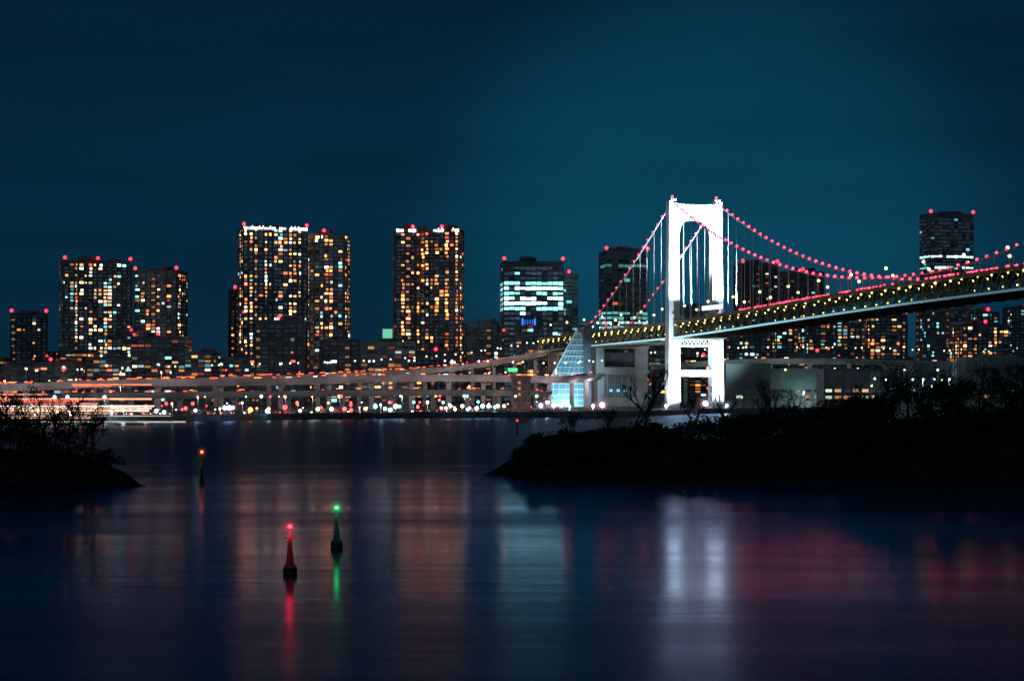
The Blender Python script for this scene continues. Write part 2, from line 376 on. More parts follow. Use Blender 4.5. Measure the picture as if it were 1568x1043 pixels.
def warehouse(px0,px1,row,d,wall,litrow=False):
    W=(px1-px0)/F*d; x0=X(px0,d); top=Z(row,d); b=MB()
    b.box(x0,x0+W,d,d+30,2.5,top,wall)
    b.box(x0-0.4,x0+W+0.4,d-0.4,d+30.4,top,top+0.6,M_shed)
    n=max(3,int(W/5))
    for i in range(n):
        xa=x0+W*(i+0.15)/n; xb=x0+W*(i+0.85)/n
        b.box(xa,xb,d-0.1,d-0.02,2.5,6.5,M_grey)
        for zz in (8.5,12.5):
            if zz+1.6<top: b.face([(xa,d-0.05,zz),(xb,d-0.05,zz),(xb,d-0.05,zz+1.8),(xa,d-0.05,zz+1.8)],M_win,mul(AMB if R.random()<0.4 else (.6,.85,.6),R.uniform(0.2,1.2)) if ((litrow and R.random()<.7) or R.random()<0.2) else (0.01,0.015,0.02))
        b.box(x0+W*i/n-0.2,x0+W*i/n+0.2,d-0.3,d-0.001,2.5,top,wall)
    b.obj('warehouse')
warehouse(1112,1180,558,1250,M_shed); warehouse(1180,1258,566,1300,M_shed); warehouse(1262,1332,566,1180,M_wall,True); warehouse(1400,1480,556,1400,M_dark); warehouse(1480,1580,548,1300,M_dark)
warehouse(1330,1402,572,1350,M_shed)

# ---------------------------------------------------------------- suspension bridge
bridge=empty('suspension_bridge')
A0=0.3; B0=math.sqrt(1-A0*A0)
def BR(s,t,z): return Vector((111+A0*s+B0*t, 1200-B0*s+A0*t, z))
def zdeck(s):
    T=[(-260,51.5),(-150,53.3),(0,54.8),(88,57.3),(181,60.2),(285,63.2),(389,65.3),(570,66.5),(900,64)]
    for (a,za),(c,zc) in zip(T[:-1],T[1:]):
        if a<=s<=c: return za+(zc-za)*(s-a)/(c-a)
    return T[0][1] if s<T[0][0] else T[-1][1]
def TB(s0): return lambda p: BR(s0+p.y,p.x,p.z)
BRID=lambda p:BR(p.x,p.y,p.z)
def make_tower(s0,name):
    b=MB(); T=TB(s0)
    for sg in (-1,1):
        zs=[3,22,27,49,80,104]
        for z0,z1 in zip(zs[:-1],zs[1:]):
            w0=8.0-1.5*(z0/104); w1=8.0-1.5*(z1/104)
            o0=18.2-0.7*z0/104; o1=18.2-0.7*z1/104
            xo0,xi0,xo1,xi1=sg*o0,sg*(o0-w0),sg*o1,sg*(o1-w1)
            y0=3.4-0.8*z0/104; y1=3.4-0.8*z1/104
            p=[(min(xo0,xi0),y0),(max(xo0,xi0),y0),(max(xo0,xi0),-y0),(min(xo0,xi0),-y0)]
            q=[(min(xo1,xi1),y1),(max(xo1,xi1),y1),(max(xo1,xi1),-y1),(min(xo1,xi1),-y1)]
            b.hexa([T(Vector((x,y,z0))) for x,y in p]+[T(Vector((x,y,z1))) for x,y in q],M_white)
        b.box(min(sg*12.6,sg*15.6),max(sg*12.6,sg*15.6),3.0,3.75,3,44,M_white,T=T)
        b.box(min(sg*12.9,sg*15.2),max(sg*12.9,sg*15.2),2.4,3.1,58,102,M_white,T=T)
        b.box(sg*14.5-1.8,sg*14.5+1.8,-2.6,2.6,128.0,129.6,M_white,T=T)
        b.ball(T(Vector((sg*14.5,0,131))),0.8,M_lamp,(5,0.3,0.5))
        b.box(sg*14-7,sg*14+7,-8,8,0.3,3,M_conc,T=T)
    n=24; pts=[]
    for i in range(n+1):
        t=math.pi*i/n; c=math.cos(t); s=math.sin(t)
        pts.append((11.0*math.copysign(abs(c)**0.6,c),104+12.8*abs(s)**0.75))
    tops=[]
    for (x,z) in pts:
        X2=17.5*x/11.0
        tops.append((X2,126.2+2.0*(abs(X2)/17.5)**3))
    yy=2.6
    for y,flip in ((yy,False),(-yy,True)):
        for i in range(n):
            q=[T(Vector((x,y,z))) for x,z in (pts[i],pts[i+1],tops[i+1],tops[i])]
            b.face(q if flip else q[::-1],M_white)
    for sg in (-1,1):
        k=0 if sg==1 else n
        for y in (yy,-yy):
            b.face([T(Vector((sg*17.5,y,104))),T(Vector((sg*11.0,y,104))),T(Vector((sg*17.5,y,tops[k][1])))],M_white)
        b.face([T(Vector((sg*17.5,yy,104))),T(Vector((sg*17.5,-yy,104))),T(Vector((sg*17.5,-yy,tops[k][1]))),T(Vector((sg*17.5,yy,tops[k][1])))],M_white)
    for i in range(n):
        for L in (pts,tops):
            b.face([T(Vector((L[i][0],yy,L[i][1]))),T(Vector((L[i+1][0],yy,L[i+1][1]))),T(Vector((L[i+1][0],-yy,L[i+1][1]))),T(Vector((L[i][0],-yy,L[i][1])))],M_white)
    b.box(-10.3,10.3,-2.5,2.5,22,26,M_white,T=T)
    b.box(-10.3,10.3,-2.5,2.5,40.0,41.2,M_white,T=T); b.box(-10.3,10.3,-2.5,2.5,44.0,44.9,M_white,T=T)
    for i in range(8):
        x0=-10+2.5*i
        b.tube(T(Vector((x0,2.4,41.2))),T(Vector((x0+1.25,2.4,44.0))),0.25,0.25,M_white,4)
        b.tube(T(Vector((x0+1.25,2.4,44.0))),T(Vector((x0+2.5,2.4,41.2))),0.25,0.25,M_white,4)
    b.obj(name,bridge)
make_tower(0,'tower'); make_tower(570,'far_end_tower')
def ctop(s):
    if s>=0: return 66.2+(128-66.2)*((s-285)/285)**2
    q=-s/150; return 128+(56.5-128)*q-4.5*4*q*(1-q)*0.6
def cable_pts(t,step):
    P=[]; s=-150
    while s<=570: P.append((s,BR(s,t,ctop(s)))); s+=step
    return P
b=MB(); bl=MB(); bh=MB()
for t in (-14.5,14.5):
    P=cable_pts(t,10)
    for (s0,p),(s1,q) in zip(P[:-1],P[1:]): b.tube(p,q,0.42,0.42,M_white,6,cap=False)
    s=-144
    while s<=560:
        z=ctop(s)
        if abs(s)>5: bl.ball(BR(s,t,z+0.75),0.75 if s<250 else 0.62,M_lamp,mul((9,0.22,0.55),R.uniform(0.6,1.3)),n=6,k=4)
        s+=8
    s=-138
    while s<560:
        if abs(s)>10 and ctop(s)-zdeck(s)>3: bh.tube(BR(s,t,zdeck(s)),BR(s,t,ctop(s)),0.17,0.17,M_white,4,cap=False)
        s+=12
b.obj('main_cables',bridge); bl.obj('cable_lights',bridge); bh.obj('hangers',bridge)
b=MB(); dl=MB()
S=[-260+12*i for i in range(95)]
for s0,s1 in zip(S[:-1],S[1:]):
    z0,z1=zdeck(s0),zdeck(s1); D=9.8
    def slab(t0,t1,a,c,mat):
        b.hexa([BR(s0,t0,z0+a),BR(s0,t1,z0+a),BR(s1,t1,z1+a),BR(s1,t0,z1+a),BR(s0,t0,z0+c),BR(s0,t1,z0+c),BR(s1,t1,z1+c),BR(s1,t0,z1+c)],mat)
    slab(-14,14,-1.2,-0.4,M_asph)
    slab(-14,14,-D,-D+0.8,M_grey)
    sm=(s0+s1)/2; zm=(z0+z1)/2
    for t in (-14.4,14.4):
        slab(t-0.4,t+0.4,-1.5,0.5,M_steel); slab(t-0.45,t+0.45,-D-0.3,-D+0.9,M_white)
        slab(t-0.1,t+0.1,1.2,1.35,M_grey)
        for a,c in ((BR(s0,t,z0-D+.9),BR(sm,t,zm-1.5)),(BR(sm,t,zm-1.5),BR(s1,t,z1-D+.9))): b.tube(a,c,0.5,0.5,M_steel,4,cap=False)
        b.tube(BR(s0,t,z0-D+.9),BR(s0,t,z0-1.5),0.35,0.35,M_steel,4,cap=False)
        b.tube(BR(s0,t,z0+.5),BR(s0,t,z0+1.3),0.1,0.1,M_grey,4,cap=False)
    b.hexa([BR(s0-.3,-14,z0-D-.9),BR(s0-.3,14,z0-D-.9),BR(s0+.3,14,z0-D-.9),BR(s0+.3,-14,z0-D-.9),BR(s0-.3,-14,z0-D-.01),BR(s0-.3,14,z0-D-.01),BR(s0+.3,14,z0-D-.01),BR(s0+.3,-14,z0-D-.01)],M_steel)
    dl.ball(BR(s0+6,-13,z0-3.0),0.5,M_lamp,mul((4.5,3.4,0.9),R.uniform(0.4,1.2)))
    dl.ball(BR(s0+R.uniform(0,4),-15.4,z0-2.0),R.uniform(.3,.6),M_lamp,mul((6,4.6,1.3),R.uniform(0.3,1.3)))
    dl.ball(BR(s0,13,z0-4),0.45,M_lamp,mul((4,3.2,0.9),R.uniform(0.3,.8)))
    if s0>90:
        for q in range(3):
            if R.random()<0.7: dl.box(s0+q*4,s0+q*4+R.uniform(1,3),-15,-14.85,z0+0.6,z0+1.15,M_lamp,mul((13,0.4,0.9),R.uniform(.3,1)),T=BRID)
b.obj('double_deck_truss',bridge)
for s0,s1 in zip(S[:-1],S[1:]):
    if -160<s0<400:
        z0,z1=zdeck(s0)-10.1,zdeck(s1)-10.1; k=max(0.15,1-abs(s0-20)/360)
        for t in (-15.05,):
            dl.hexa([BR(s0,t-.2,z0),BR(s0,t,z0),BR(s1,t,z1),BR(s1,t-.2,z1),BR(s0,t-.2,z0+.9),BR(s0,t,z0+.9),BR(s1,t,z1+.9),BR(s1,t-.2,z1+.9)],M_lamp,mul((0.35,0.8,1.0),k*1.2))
s=-240
while s<800:
    for t in (-13.6,13.6):
        if abs(s)<6: continue
        z=zdeck(s); dl.tube(BR(s,t,z-.4),BR(s,t,z+9),0.16,0.1,M_grey,5)
        dl.tube(BR(s,t,z+9),BR(s,t*0.85,z+9.4),0.1,0.1,M_grey,4)
        dl.ball(BR(s,t*0.85,z+9.2),0.8,M_lamp,mul((2.8,2.9,1.1),R.uniform(.7,1.5)))
    s+=36
for s0 in range(60,760,9):
    for t in (-11,-7,6):
        if R.random()<0.55: dl.box(s0,s0+R.uniform(3,8),t,t+.25,zdeck(s0)+0.7,zdeck(s0)+1.6,M_lamp,mul((9,0.35,0.5) if t<0 else (3,1.2,1.0),R.uniform(.2,1)),T=BRID)
z=zdeck(55); dl.box(40,70,-12,-11.7,z+4,z+6.5,M_lamp,(1.4,1.7,1.7),T=BRID)
for q in (41,55,69): dl.tube(BR(q,-11.85,z-.4),BR(q,-11.85,z+4),0.25,0.25,M_grey,5)
dl.obj('deck_lights',bridge)
b=MB()
for s in (-190,-240):
    for t in (-11,11):
        b.box(-2,2,-2,2,2.5,zdeck(s)-11,M_conc,T=lambda p:BR(s+p.y,t+p.x,p.z))
    b.box(-14,14,-2.2,2.2,zdeck(s)-12.8,zdeck(s)-10.75,M_conc,T=lambda p:BR(s+p.y,p.x,p.z))
b.obj('approach_piers',bridge)

def spot(name,loc,target,power,ang,c,size=1.0,blend=0.5,parent=None):
    l=bpy.data.lights.new(name,'SPOT'); l.energy=power; l.spot_size=math.radians(ang); l.spot_blend=blend; l.color=c; l.shadow_soft_size=size
    o=bpy.data.objects.new(name,l); col.objects.link(o); o.location=loc
    o.rotation_euler=(Vector(target)-Vector(loc)).to_track_quat('-Z','Y').to_euler()
    if parent: o.parent=parent
LC=(0.62,0.85,1.0)
for sg in (-1,1):
    t=sg*14.5
    spot('tower_floodlight',BR(34,t*1.1,4),BR(0,t,30),3.2e5,70,LC,parent=bridge)
    spot('tower_floodlight',BR(44,t*1.25,62),BR(0,t,98),1.3e6,64,LC,parent=bridge)
    spot('tower_floodlight',BR(-34,t*1.1,4),BR(0,t,30),3e4,70,LC,parent=bridge)
    spot('tower_floodlight',BR(-40,t*1.25,62),BR(0,t,100),7e4,60,LC,parent=bridge)
    spot('tower_floodlight',BR(6,-34+sg*12,4),BR(0,t,44),1.8e4,80,LC,parent=bridge)

# ---------------------------------------------------------------- anchorage
d=1338
anch=empty('bridge_anchorage')
b=MB()
def fx(px): return X(px,d)
def fz(r): return Z(r,d)
b.box(fx(905),fx(992),d,d+45,2.5,fz(562),M_conc)
b.box(fx(905),fx(925),d,d+45,fz(562),fz(534),M_conc); b.box(fx(972),fx(992),d,d+45,fz(562),fz(534),M_conc)
b.box(fx(925),fx(972),d+8,d+45,fz(562),fz(540),M_dark)
b.box(fx(903),fx(994),d-1,d+46,fz(534),fz(529),M_conc)
b.box(fx(925),fx(972),d-0.6,d-0.01,fz(608),fz(574),M_dark)
for i in range(4):
    xx=fx(930+i*11); b.box(xx-0.3,xx+0.3,d-1.0,d-0.61,fz(608),fz(574),M_conc)
for i in range(3):
    b.face([(fx(933+11*i),d-0.65,fz(600)),(fx(938+11*i),d-0.65,fz(600)),(fx(938+11*i),d-0.65,fz(596)),(fx(933+11*i),d-0.65,fz(596))],M_win,mul(CY,0.9))
b.box(fx(893.5),fx(905)-0.01,d-6,d+40,2.5,fz(498),M_dark)
b.box(fx(890),fx(907),d-7,d+41,fz(498),fz(495),M_conc)
b.obj('anchor_block',anch)
b=MB()
prof=[(838,628),(838,588),(884,503),(893,503),(893,628)]
fr=[(fx(x),d-6,fz(r) if r<627 else 2.5) for x,r in prof]; bk=[(x,y+22,z) for x,y,z in fr]
M_pan=surf('glazed_panel',(0.12,0.28,0.34),0.35,var=0.2)
b.face(fr,M_pan); b.face(bk[::-1],M_pan)
for i in range(5):
    j=(i+1)%5; b.face([fr[j],fr[i],bk[i],bk[j]],M_pan)
def leftx(z):
    za,zb=fz(588),fz(503)
    if z<=za: return fx(838)
    return fx(838)+(fx(884)-fx(838))*(z-za)/(zb-za)
n=15
for i in range(n):
    z=3.0+(fz(504)-3)*i/(n-1)
    b.box(leftx(z),fx(893),d-6.7,d-6.02,z,z+0.5,M_white)
for k in range(1,6):
    q=k/6; xb=fx(838)+(fx(893)-fx(838))*q; xt=fx(884)+(fx(893)-fx(884))*q
    b.tube((xb,d-6.4,3),(xb,d-6.4,fz(588)),0.16,0.16,M_white,4); b.tube((xb,d-6.4,fz(588)),(xt,d-6.4,fz(503)),0.16,0.16,M_white,4)
b.tube((fx(838),d-6.3,3),(fx(838),d-6.3,fz(588)),0.4,0.4,M_white,5); b.tube((fx(838),d-6.3,fz(588)),(fx(884),d-6.3,fz(503)),0.5,0.5,M_white,5)
b.obj('raked_glazed_wall',anch)
spot('anchorage_floodlight',(fx(866),d-35,4),(fx(868),d,18),8e4,80,(0.45,0.82,1),parent=anch)
spot('anchorage_floodlight',(fx(945),d-50,4),(fx(948),d,30),1.6e4,70,(0.7,0.9,1),parent=anch)

# ---------------------------------------------------------------- elevated expressways
def smooth(P,n=10):
    out=[]
    for i in range(len(P)-1):
        p0=Vector(P[max(0,i-1)]);p1=Vector(P[i]);p2=Vector(P[i+1]);p3=Vector(P[min(len(P)-1,i+2)])
        for k in range(n):
            t=k/n; out.append(0.5*((2*p1)+(-p0+p2)*t+(2*p0-5*p1+4*p2-p3)*t*t+(-p0+3*p1-3*p2+p3)*t**3))
    out.append(Vector(P[-1])); return out
def viaduct(name,pts,width,depth,traffic=(),lamps=True,lampc=(2.2,2.6,2.4),pierstep=4,lampstep=3,mat=M_conc,light=0,lc=(1,.85,.75),lo=.15):
    P=smooth([(X(a,dd),dd,Z(r,dd)) for a,r,dd in pts]); e=empty(name)
    b=MB(); l=MB()
    N=[]
    for i,p in enumerate(P):
        t=(P[min(i+1,len(P)-1)]-P[max(i-1,0)]); t.z=0; t.normalize(); N.append(Vector((-t.y,t.x,0)))
    hw=width/2
    for i in range(len(P)-1):
        a,c=P[i],P[i+1]; na,nc=N[i],N[i+1]
        def seg(o0,o1,z0,z1,m,inset=0):
            b.hexa([a+na*(o0+inset)+Vector((0,0,z0)),a+na*(o1-inset)+Vector((0,0,z0)),c+nc*(o1-inset)+Vector((0,0,z0)),c+nc*(o0+inset)+Vector((0,0,z0)),
                    a+na*o0+Vector((0,0,z1)),a+na*o1+Vector((0,0,z1)),c+nc*o1+Vector((0,0,z1)),c+nc*o0+Vector((0,0,z1))],m)
        seg(-hw,hw,-0.5,0,M_asph); seg(-hw+1.5,hw-1.5,-depth,-0.5,mat,0.8)
        seg(-hw-0.3,-hw,-0.9,1.1,mat); seg(hw,hw+0.3,-0.9,1.1,mat)
        if i%pierstep==0 and a.z-depth>5:
            b.box(-1.3,1.3,-1.6,1.6,2.5,a.z-depth-1.2,mat,T=lambda p:p+Vector((a.x,a.y,0)))
            b.hexa([Vector((a.x,a.y,a.z-depth-1.2))+q for q in (Vector((-1.4,-1.7,0)),Vector((1.4,-1.7,0)),Vector((1.4,1.7,0)),Vector((-1.4,1.7,0)))]+[Vector((a.x,a.y,a.z-depth-.02))+q for q in (Vector((-1.4,-hw+1,0)),Vector((1.4,-hw+1,0)),Vector((1.4,hw-1,0)),Vector((-1.4,hw-1,0)))],mat)
        if lamps and i%lampstep==0:
            for sd in (-1,1):
                q=a+na*(sd*(hw+0.15)); top=q+Vector((0,0,9))
                l.tube(q+Vector((0,0,1)),top,0.14,0.09,M_grey,5); h=top-na*sd*1.8+Vector((0,0,.3)); l.tube(top,h,0.08,0.08,M_grey,4)
                l.ball(h,0.62,M_lamp,mul(lampc,R.uniform(.6,1.5)))
        for k,(tc_,pr) in enumerate(traffic):
            off=(-hw*0.7,-hw*.3,hw*.3,hw*.7)[k%4]
            if R.random()<pr:
                f0=R.uniform(0,.5); f1=min(1,f0+R.uniform(.15,.5)); u=a.lerp(c,f0)+na*off; v=a.lerp(c,f1)+nc*off
                zz=R.choice([1.5,2.0]); l.tube(u+Vector((0,0,zz)),v+Vector((0,0,zz)),0.24,0.24,M_lamp,4,c=mul(tc_,R.uniform(lo,1)))
    b.obj('deck_and_piers',e); l.obj('lamps_and_traffic_lights',e)
    if light:
        for i in range(2,len(P)-1,4):
            q=P[i]; ls=bpy.data.lights.new('viaduct_fill_light','POINT'); ls.energy=light*R.uniform(.4,1.5); ls.color=lc; ls.shadow_soft_size=.8  # added fill lights in front of the deck brighten its face; no lamp bodies
            o=bpy.data.objects.new('viaduct_fill_light',ls); col.objects.link(o); o.location=(q.x,q.y-24,max(6,q.z-7)); o.parent=e
REDT=(6,0.3,0.15); WHTT=(3,2.2,1.6); ORT=(5,.9,.15)
viaduct('expressway_viaduct',[(985,512,1420),(905,522,1440),(820,543,1460),(740,556,1470),(650,566,1440),(520,574,1400),(330,580,1350),(100,588,1300),(-90,592,1280)],16,3,((REDT,.9),(ORT,.5),(REDT,.3),(WHTT,.1)),light=2200,lc=(1,.75,.65))
viaduct('expressway_viaduct',[(912,574,1300),(860,579,1230),(740,577,1180),(600,577,1150),(430,582,1130),(200,584,1120),(40,590,1110),(-80,594,1100)],12,3.0,((REDT,.35),(ORT,.25),(WHTT,.06)),lampc=(2.4,2.4,2.0),lampstep=4,light=3600,lc=(1,.78,.8))
viaduct('expressway_viaduct',[(835,602,1180),(740,600,1130),(600,600,1100),(400,602,1085),(200,604,1080),(60,606,1080)],9,2.4,((ORT,.3),(REDT,.25)),lamps=False,light=1000,lc=(1,.9,.85))
viaduct('expressway_viaduct',[(1000,560,1400),(1150,552,1420),(1300,552,1450),(1450,556,1480),(1640,560,1500)],12,3,((WHTT,.3),),lampc=(2.4,2.3,1.0))

# ---------------------------------------------------------------- waterfront street lamps, vehicles, lights
lampdata={}
def lamp_mesh(c,h=8.0,r=0.55):
    k=(c,h,r)
    if k not in lampdata:
        b=MB(); b.tube((0,0,0),(0,0,.5),.25,.2,M_grey,8); b.tube((0,0,.5),(0,0,h),0.13,0.08,M_grey,6); b.tube((0,0,h),(0,-1.2,h+.3),.07,.06,M_grey,5)
        b.box(-.35,.35,-1.7,-1.0,h+.28,h+.45,M_grey); b.ball((0,-1.3,h+0.05),r,M_lamp,c); lampdata[k]=b.mesh('street_lamp')
    return lampdata[k]
def street_lamp(x,y,c,h=8.0,r=0.55,z=2.5,light=0,lc=(1,1,1)):
    o=bpy.data.objects.new('street_lamp',lamp_mesh(c,h,r)); col.objects.link(o); o.location=(x,y,z)
    if light:
        l=bpy.data.lights.new('lamp_light','POINT'); l.energy=light; l.color=lc; l.shadow_soft_size=0.6
        q=bpy.data.objects.new('lamp_light',l); col.objects.link(q); q.location=(0,-1.3,h-.8); q.parent=o
    return o
cols=[(2.6,2.5,2.3),(0.6,2.4,2.6),(3,1.2,.35),(4,.25,.2),(4,.2,.3),(2.2,2.6,2.6),(3,1.7,.8)]
for i in range(100):
    px=-20+ i*8.9+R.uniform(-6,6); dd=quay_y(X(px,900))+R.uniform(8,60); x=X(px,dd)
    street_lamp(x,dd,R.choice(cols),R.choice([2.5,4.0,5.0,8.0]),R.choice([.4,.6,.8]),light=(900 if i%4==0 else 0),lc=R.choice([(1,.85,.65),(.8,.95,1),(1,.7,.55)]))
for px,c in ((575,(1,6,7)),(590,(2,7,8)),(598,(4,7,8)),(606,(7,7,8)),(612,(1,6,8)),(676,(9,2,2)),(683,(9,2,2)),(690,(9,3,3)),(697,(9,5,4)),(708,(7,7,8)),(719,(7,7,8)),(730,(5,7,9)),(739,(3,7,9)),(748,(8,7,8)),(762,(3,7,8)),(716,(2,7,6)),(240,(1,6,7)),(252,(2,7,8)),(345,(3,5,9)),(352,(6,7,9)),(357,(3,5,9)),(285,(8,.4,.3)),(384,(8,2,.4)),(437,(9,.3,.4)),(487,(2,5,2)),(528,(9,.4,.4)),(538,(9,.4,.3)),(640,(9,.4,.3)),(88,(7,6,5)),(110,(8,7,7)),(172,(2,6,8)),(300,(6,6,6)),(410,(2,6,7)),(460,(8,5,3)),(508,(7,7,8)),(560,(9,3,1)),(772,(8,3,2))):
    dd=quay_y(X(px,940))+R.uniform(4,12); street_lamp(X(px,dd),dd,mul(c,.8),R.choice([1.6,2.2,3.2]),R.uniform(.7,1.15))
for i in range(40):
    px=R.uniform(1110,1570); dd=R.uniform(1180,1500); street_lamp(X(px,dd),dd,R.choice([(2,2.6,1.2),(2.4,2.4,1),(2.6,2.8,2.6),(1,2.4,2.6),(3,1,.4)]),R.choice([10.0,14.0,18.0,24.0]),.7,light=(7000 if i%3==0 else 0),lc=(.7,1,.95))
for i in range(30):
    px=R.uniform(0,900); dd=R.uniform(1250,1480); street_lamp(X(px,dd),dd,R.choice(cols),R.choice([14.0,18.0,24.0]),.65,light=(4500 if i%4==0 else 0),lc=(1,.8,.6))
for px,row,dd,c,r in ((828,621,1180,(9,5,8),1.2),(848,621,1185,(9,6,9),1.2),(861,620,1200,(1,8,9),1.0),(922,620,1170,(10,6,8),1.5),(1080,618,1165,(10,6,8),1.6),(872,632,1100,(2,7,6),.7),(1367,598,1120,(2,8,9),.9),(908,629,1150,(8,8,9),.8),(1020,629,1150,(5,6,8),.9),(1112,628,1155,(6,8,9),1.0)):
    h=max(2.0,Z(row,dd)-2.5)
    o=street_lamp(X(px,dd),dd,c,round(h,1),r,light=3500,lc=(1,.85,.95))
    bloom(Vector((0,-1.3,h)),r*3.8,mul(c,.1),1.0,o)
def car_mesh(mp,van=False):
    b=MB(); Wd=0.88
    prof=[(-2.25,.35),(-2.25,.85),(-1.9,1.0),(-1.35,1.05),(-.75,1.48),(.75,1.5),(1.35,1.0),(2.1,.85),(2.25,.6),(2.25,.35)] if not van else [(-2.6,.4),(-2.6,2.3),(1.2,2.35),(1.9,1.4),(2.5,1.2),(2.6,.4)]
    for sd in (-1,1):
        q=[(x,sd*Wd,z) for x,z in prof]; b.face(q if sd<0 else q[::-1],mp)
    n=len(prof)
    for i in range(n):
        (x0,z0),(x1,z1)=prof[i],prof[(i+1)%n]; b.face([(x0,-Wd,z0),(x0,Wd,z0),(x1,Wd,z1),(x1,-Wd,z1)],mp)
    if not van: b.face([(-1.2,-Wd-.01,1.07),(1.15,-Wd-.01,1.07),(.7,-Wd-.01,1.42),(-.72,-Wd-.01,1.42)],M_win,(0.02,.02,.03))
    else: b.face([(.3,-Wd-.01,1.4),(1.7,-Wd-.01,1.4),(1.2,-Wd-.01,2.1),(.3,-Wd-.01,2.1)],M_win,(0.02,.02,.03))
    for x in (-1.4,1.4):
        for sd in (-1,1): b.tube((x,sd*.7,.33),(x,sd*.93,.33),.33,.33,M_black,12)
    for sd in (-.6,.6):
        b.ball((2.2,sd,.72),.22,M_lamp,(9,8.5,8)); b.ball((-2.22,sd,.8),.22,M_lamp,(8,.4,.3))
    b.box(-2.28,-2.1,-Wd-.03,-.4,.72,.95,M_lamp,(6,.3,.2))
    return b.mesh('car')
cm=[car_mesh(m_) for m_ in M_car]; vm_=[car_mesh(M_car[1],True),car_mesh(M_car[0],True)]
for i in range(34):
    px=R.uniform(150,790); x=X(px,930); y=quay_y(x)+R.choice([16.5,21.5]); v=R.random()<.35
    o=bpy.data.objects.new('delivery_van' if v else 'car',R.choice(vm_ if v else cm)); col.objects.link(o); o.location=(x,y,2.51); o.rotation_euler[2]=R.choice([0,math.pi])+0.6*R.choice([0,1])
b=MB(); x=-230
while x<400:
    b.tube((x,quay_y(x)+.4,2.9),(x,quay_y(x)+.4,4),.06,.06,M_grey,4)
    b.tube((x,quay_y(x)+.4,4),(x+4,quay_y(x+4)+.4,4),.05,.05,M_grey,4); x+=4
b.obj('quay_railing')
b=MB(); d2=1000
b.box(X(783,d2),X(813,d2),d2,d2+9,2.5,Z(577,d2),M_brick); b.box(X(781.5,d2),X(814.5,d2),d2-.5,d2+9.5,Z(577,d2),Z(575,d2),M_conc)
for r in (584,593,602,611):
    for k in range(4):
        xx=X(786+7*k,d2); b.box(xx,xx+1.4,d2-.06,d2-.01,Z(r+4,d2),Z(r,d2),M_win,(.02,.03,.03) if R.random()<.8 else mul(AMB,.5))
    b.box(X(783,d2)-.2,X(813,d2)+.2,d2-.25,d2-.001,Z(r+6.5,d2),Z(r+5.5,d2),M_conc)
b.obj('control_building')
spot('building_light',(X(770,d2),d2-22,4),(X(798,d2),d2,9),2.6e3,60,(1,.72,.72))
b=MB(); dd=1245; b.box(X(778,dd),X(792,dd),dd,dd+.4,Z(569,dd),Z(564,dd),M_lamp,(.1,2.2,.4)); b.tube((X(785,dd),dd+.2,2.5),(X(785,dd),dd+.2,Z(569,dd)),.25,.2,M_grey,6)
b.box(X(778,dd)-.2,X(792,dd)+.2,dd+.41,dd+.7,Z(569,dd)-.2,Z(564,dd)+.2,M_grey); b.obj('road_sign')
b=MB(); dd=1470; b.box(X(586,dd),X(600,dd),dd,dd+6,Z(518,dd),Z(504,dd),M_win,(.17,.62,.4)); b.box(X(585,dd),X(601,dd),dd-.3,dd+6.3,Z(504,dd),Z(503,dd),M_grey); b.box(X(585,dd),X(601,dd),dd-.3,dd+6.3,Z(519.2,dd),Z(518,dd),M_grey)
b.tube((X(593,dd),dd+3,2.5),(X(593,dd),dd+3,Z(519,dd)),.8,.6,M_grey,8); b.obj('illuminated_sign')
b=MB(); dd=1590
for q in (799,818): b.box(X(q,dd),X(q+2.2,dd),dd-.5,dd,Z(498,dd),Z(488,dd),M_win,(.1,.35,2.4))
for q in (803,807,811,815): b.box(X(q,dd),X(q+1.5,dd),dd-.5,dd,Z(497,dd),Z(490,dd),M_win,(.05,.15,.8))
b.box(X(797,dd),X(822,dd),dd,dd+.5,Z(500,dd),Z(486,dd),M_dark); b.tube((X(810,dd),dd+.3,2.5),(X(810,dd),dd+.3,Z(500,dd)),.5,.5,M_grey,6); b.obj('neon_sign')

# ---------------------------------------------------------------- ship light trails (long exposure)
b=MB()
for r,x0,x1,c in ((589,110,232,(4,.8,.3)),(591,112,170,(6,.5,.2)),(611,-20,232,(3.6,1.4,.8)),(614.5,-20,120,(4,.5,.3)),(622,-20,236,(6,4.4,3.6)),(625.5,-20,232,(3,1.8,1.4)),(629,-20,228,(5,2.6,1.6)),(633,-20,180,(2,1,.6)),(637,-20,262,(1.4,1.1,.9)),(640,-20,140,(3.6,1.3,.7)),(646,60,284,(1.0,.9,.7)),(604,0,72,(3,.8,.4)),(618,30,150,(2,.4,.3))):
    dd=745; th=R.uniform(.16,.34); nseg=12
    for k in range(nseg):
        a=x0+(x1-x0)*k/nseg; e=x0+(x1-x0)*(k+1)/nseg; f=R.uniform(.4,1)
        b.tube((X(a,dd),dd,Z(r,dd)),(X(e,dd),dd,Z(r,dd)),th,th,M_lamp,5,c=mul(c,.6*f))
b.obj('boat_light_trails')

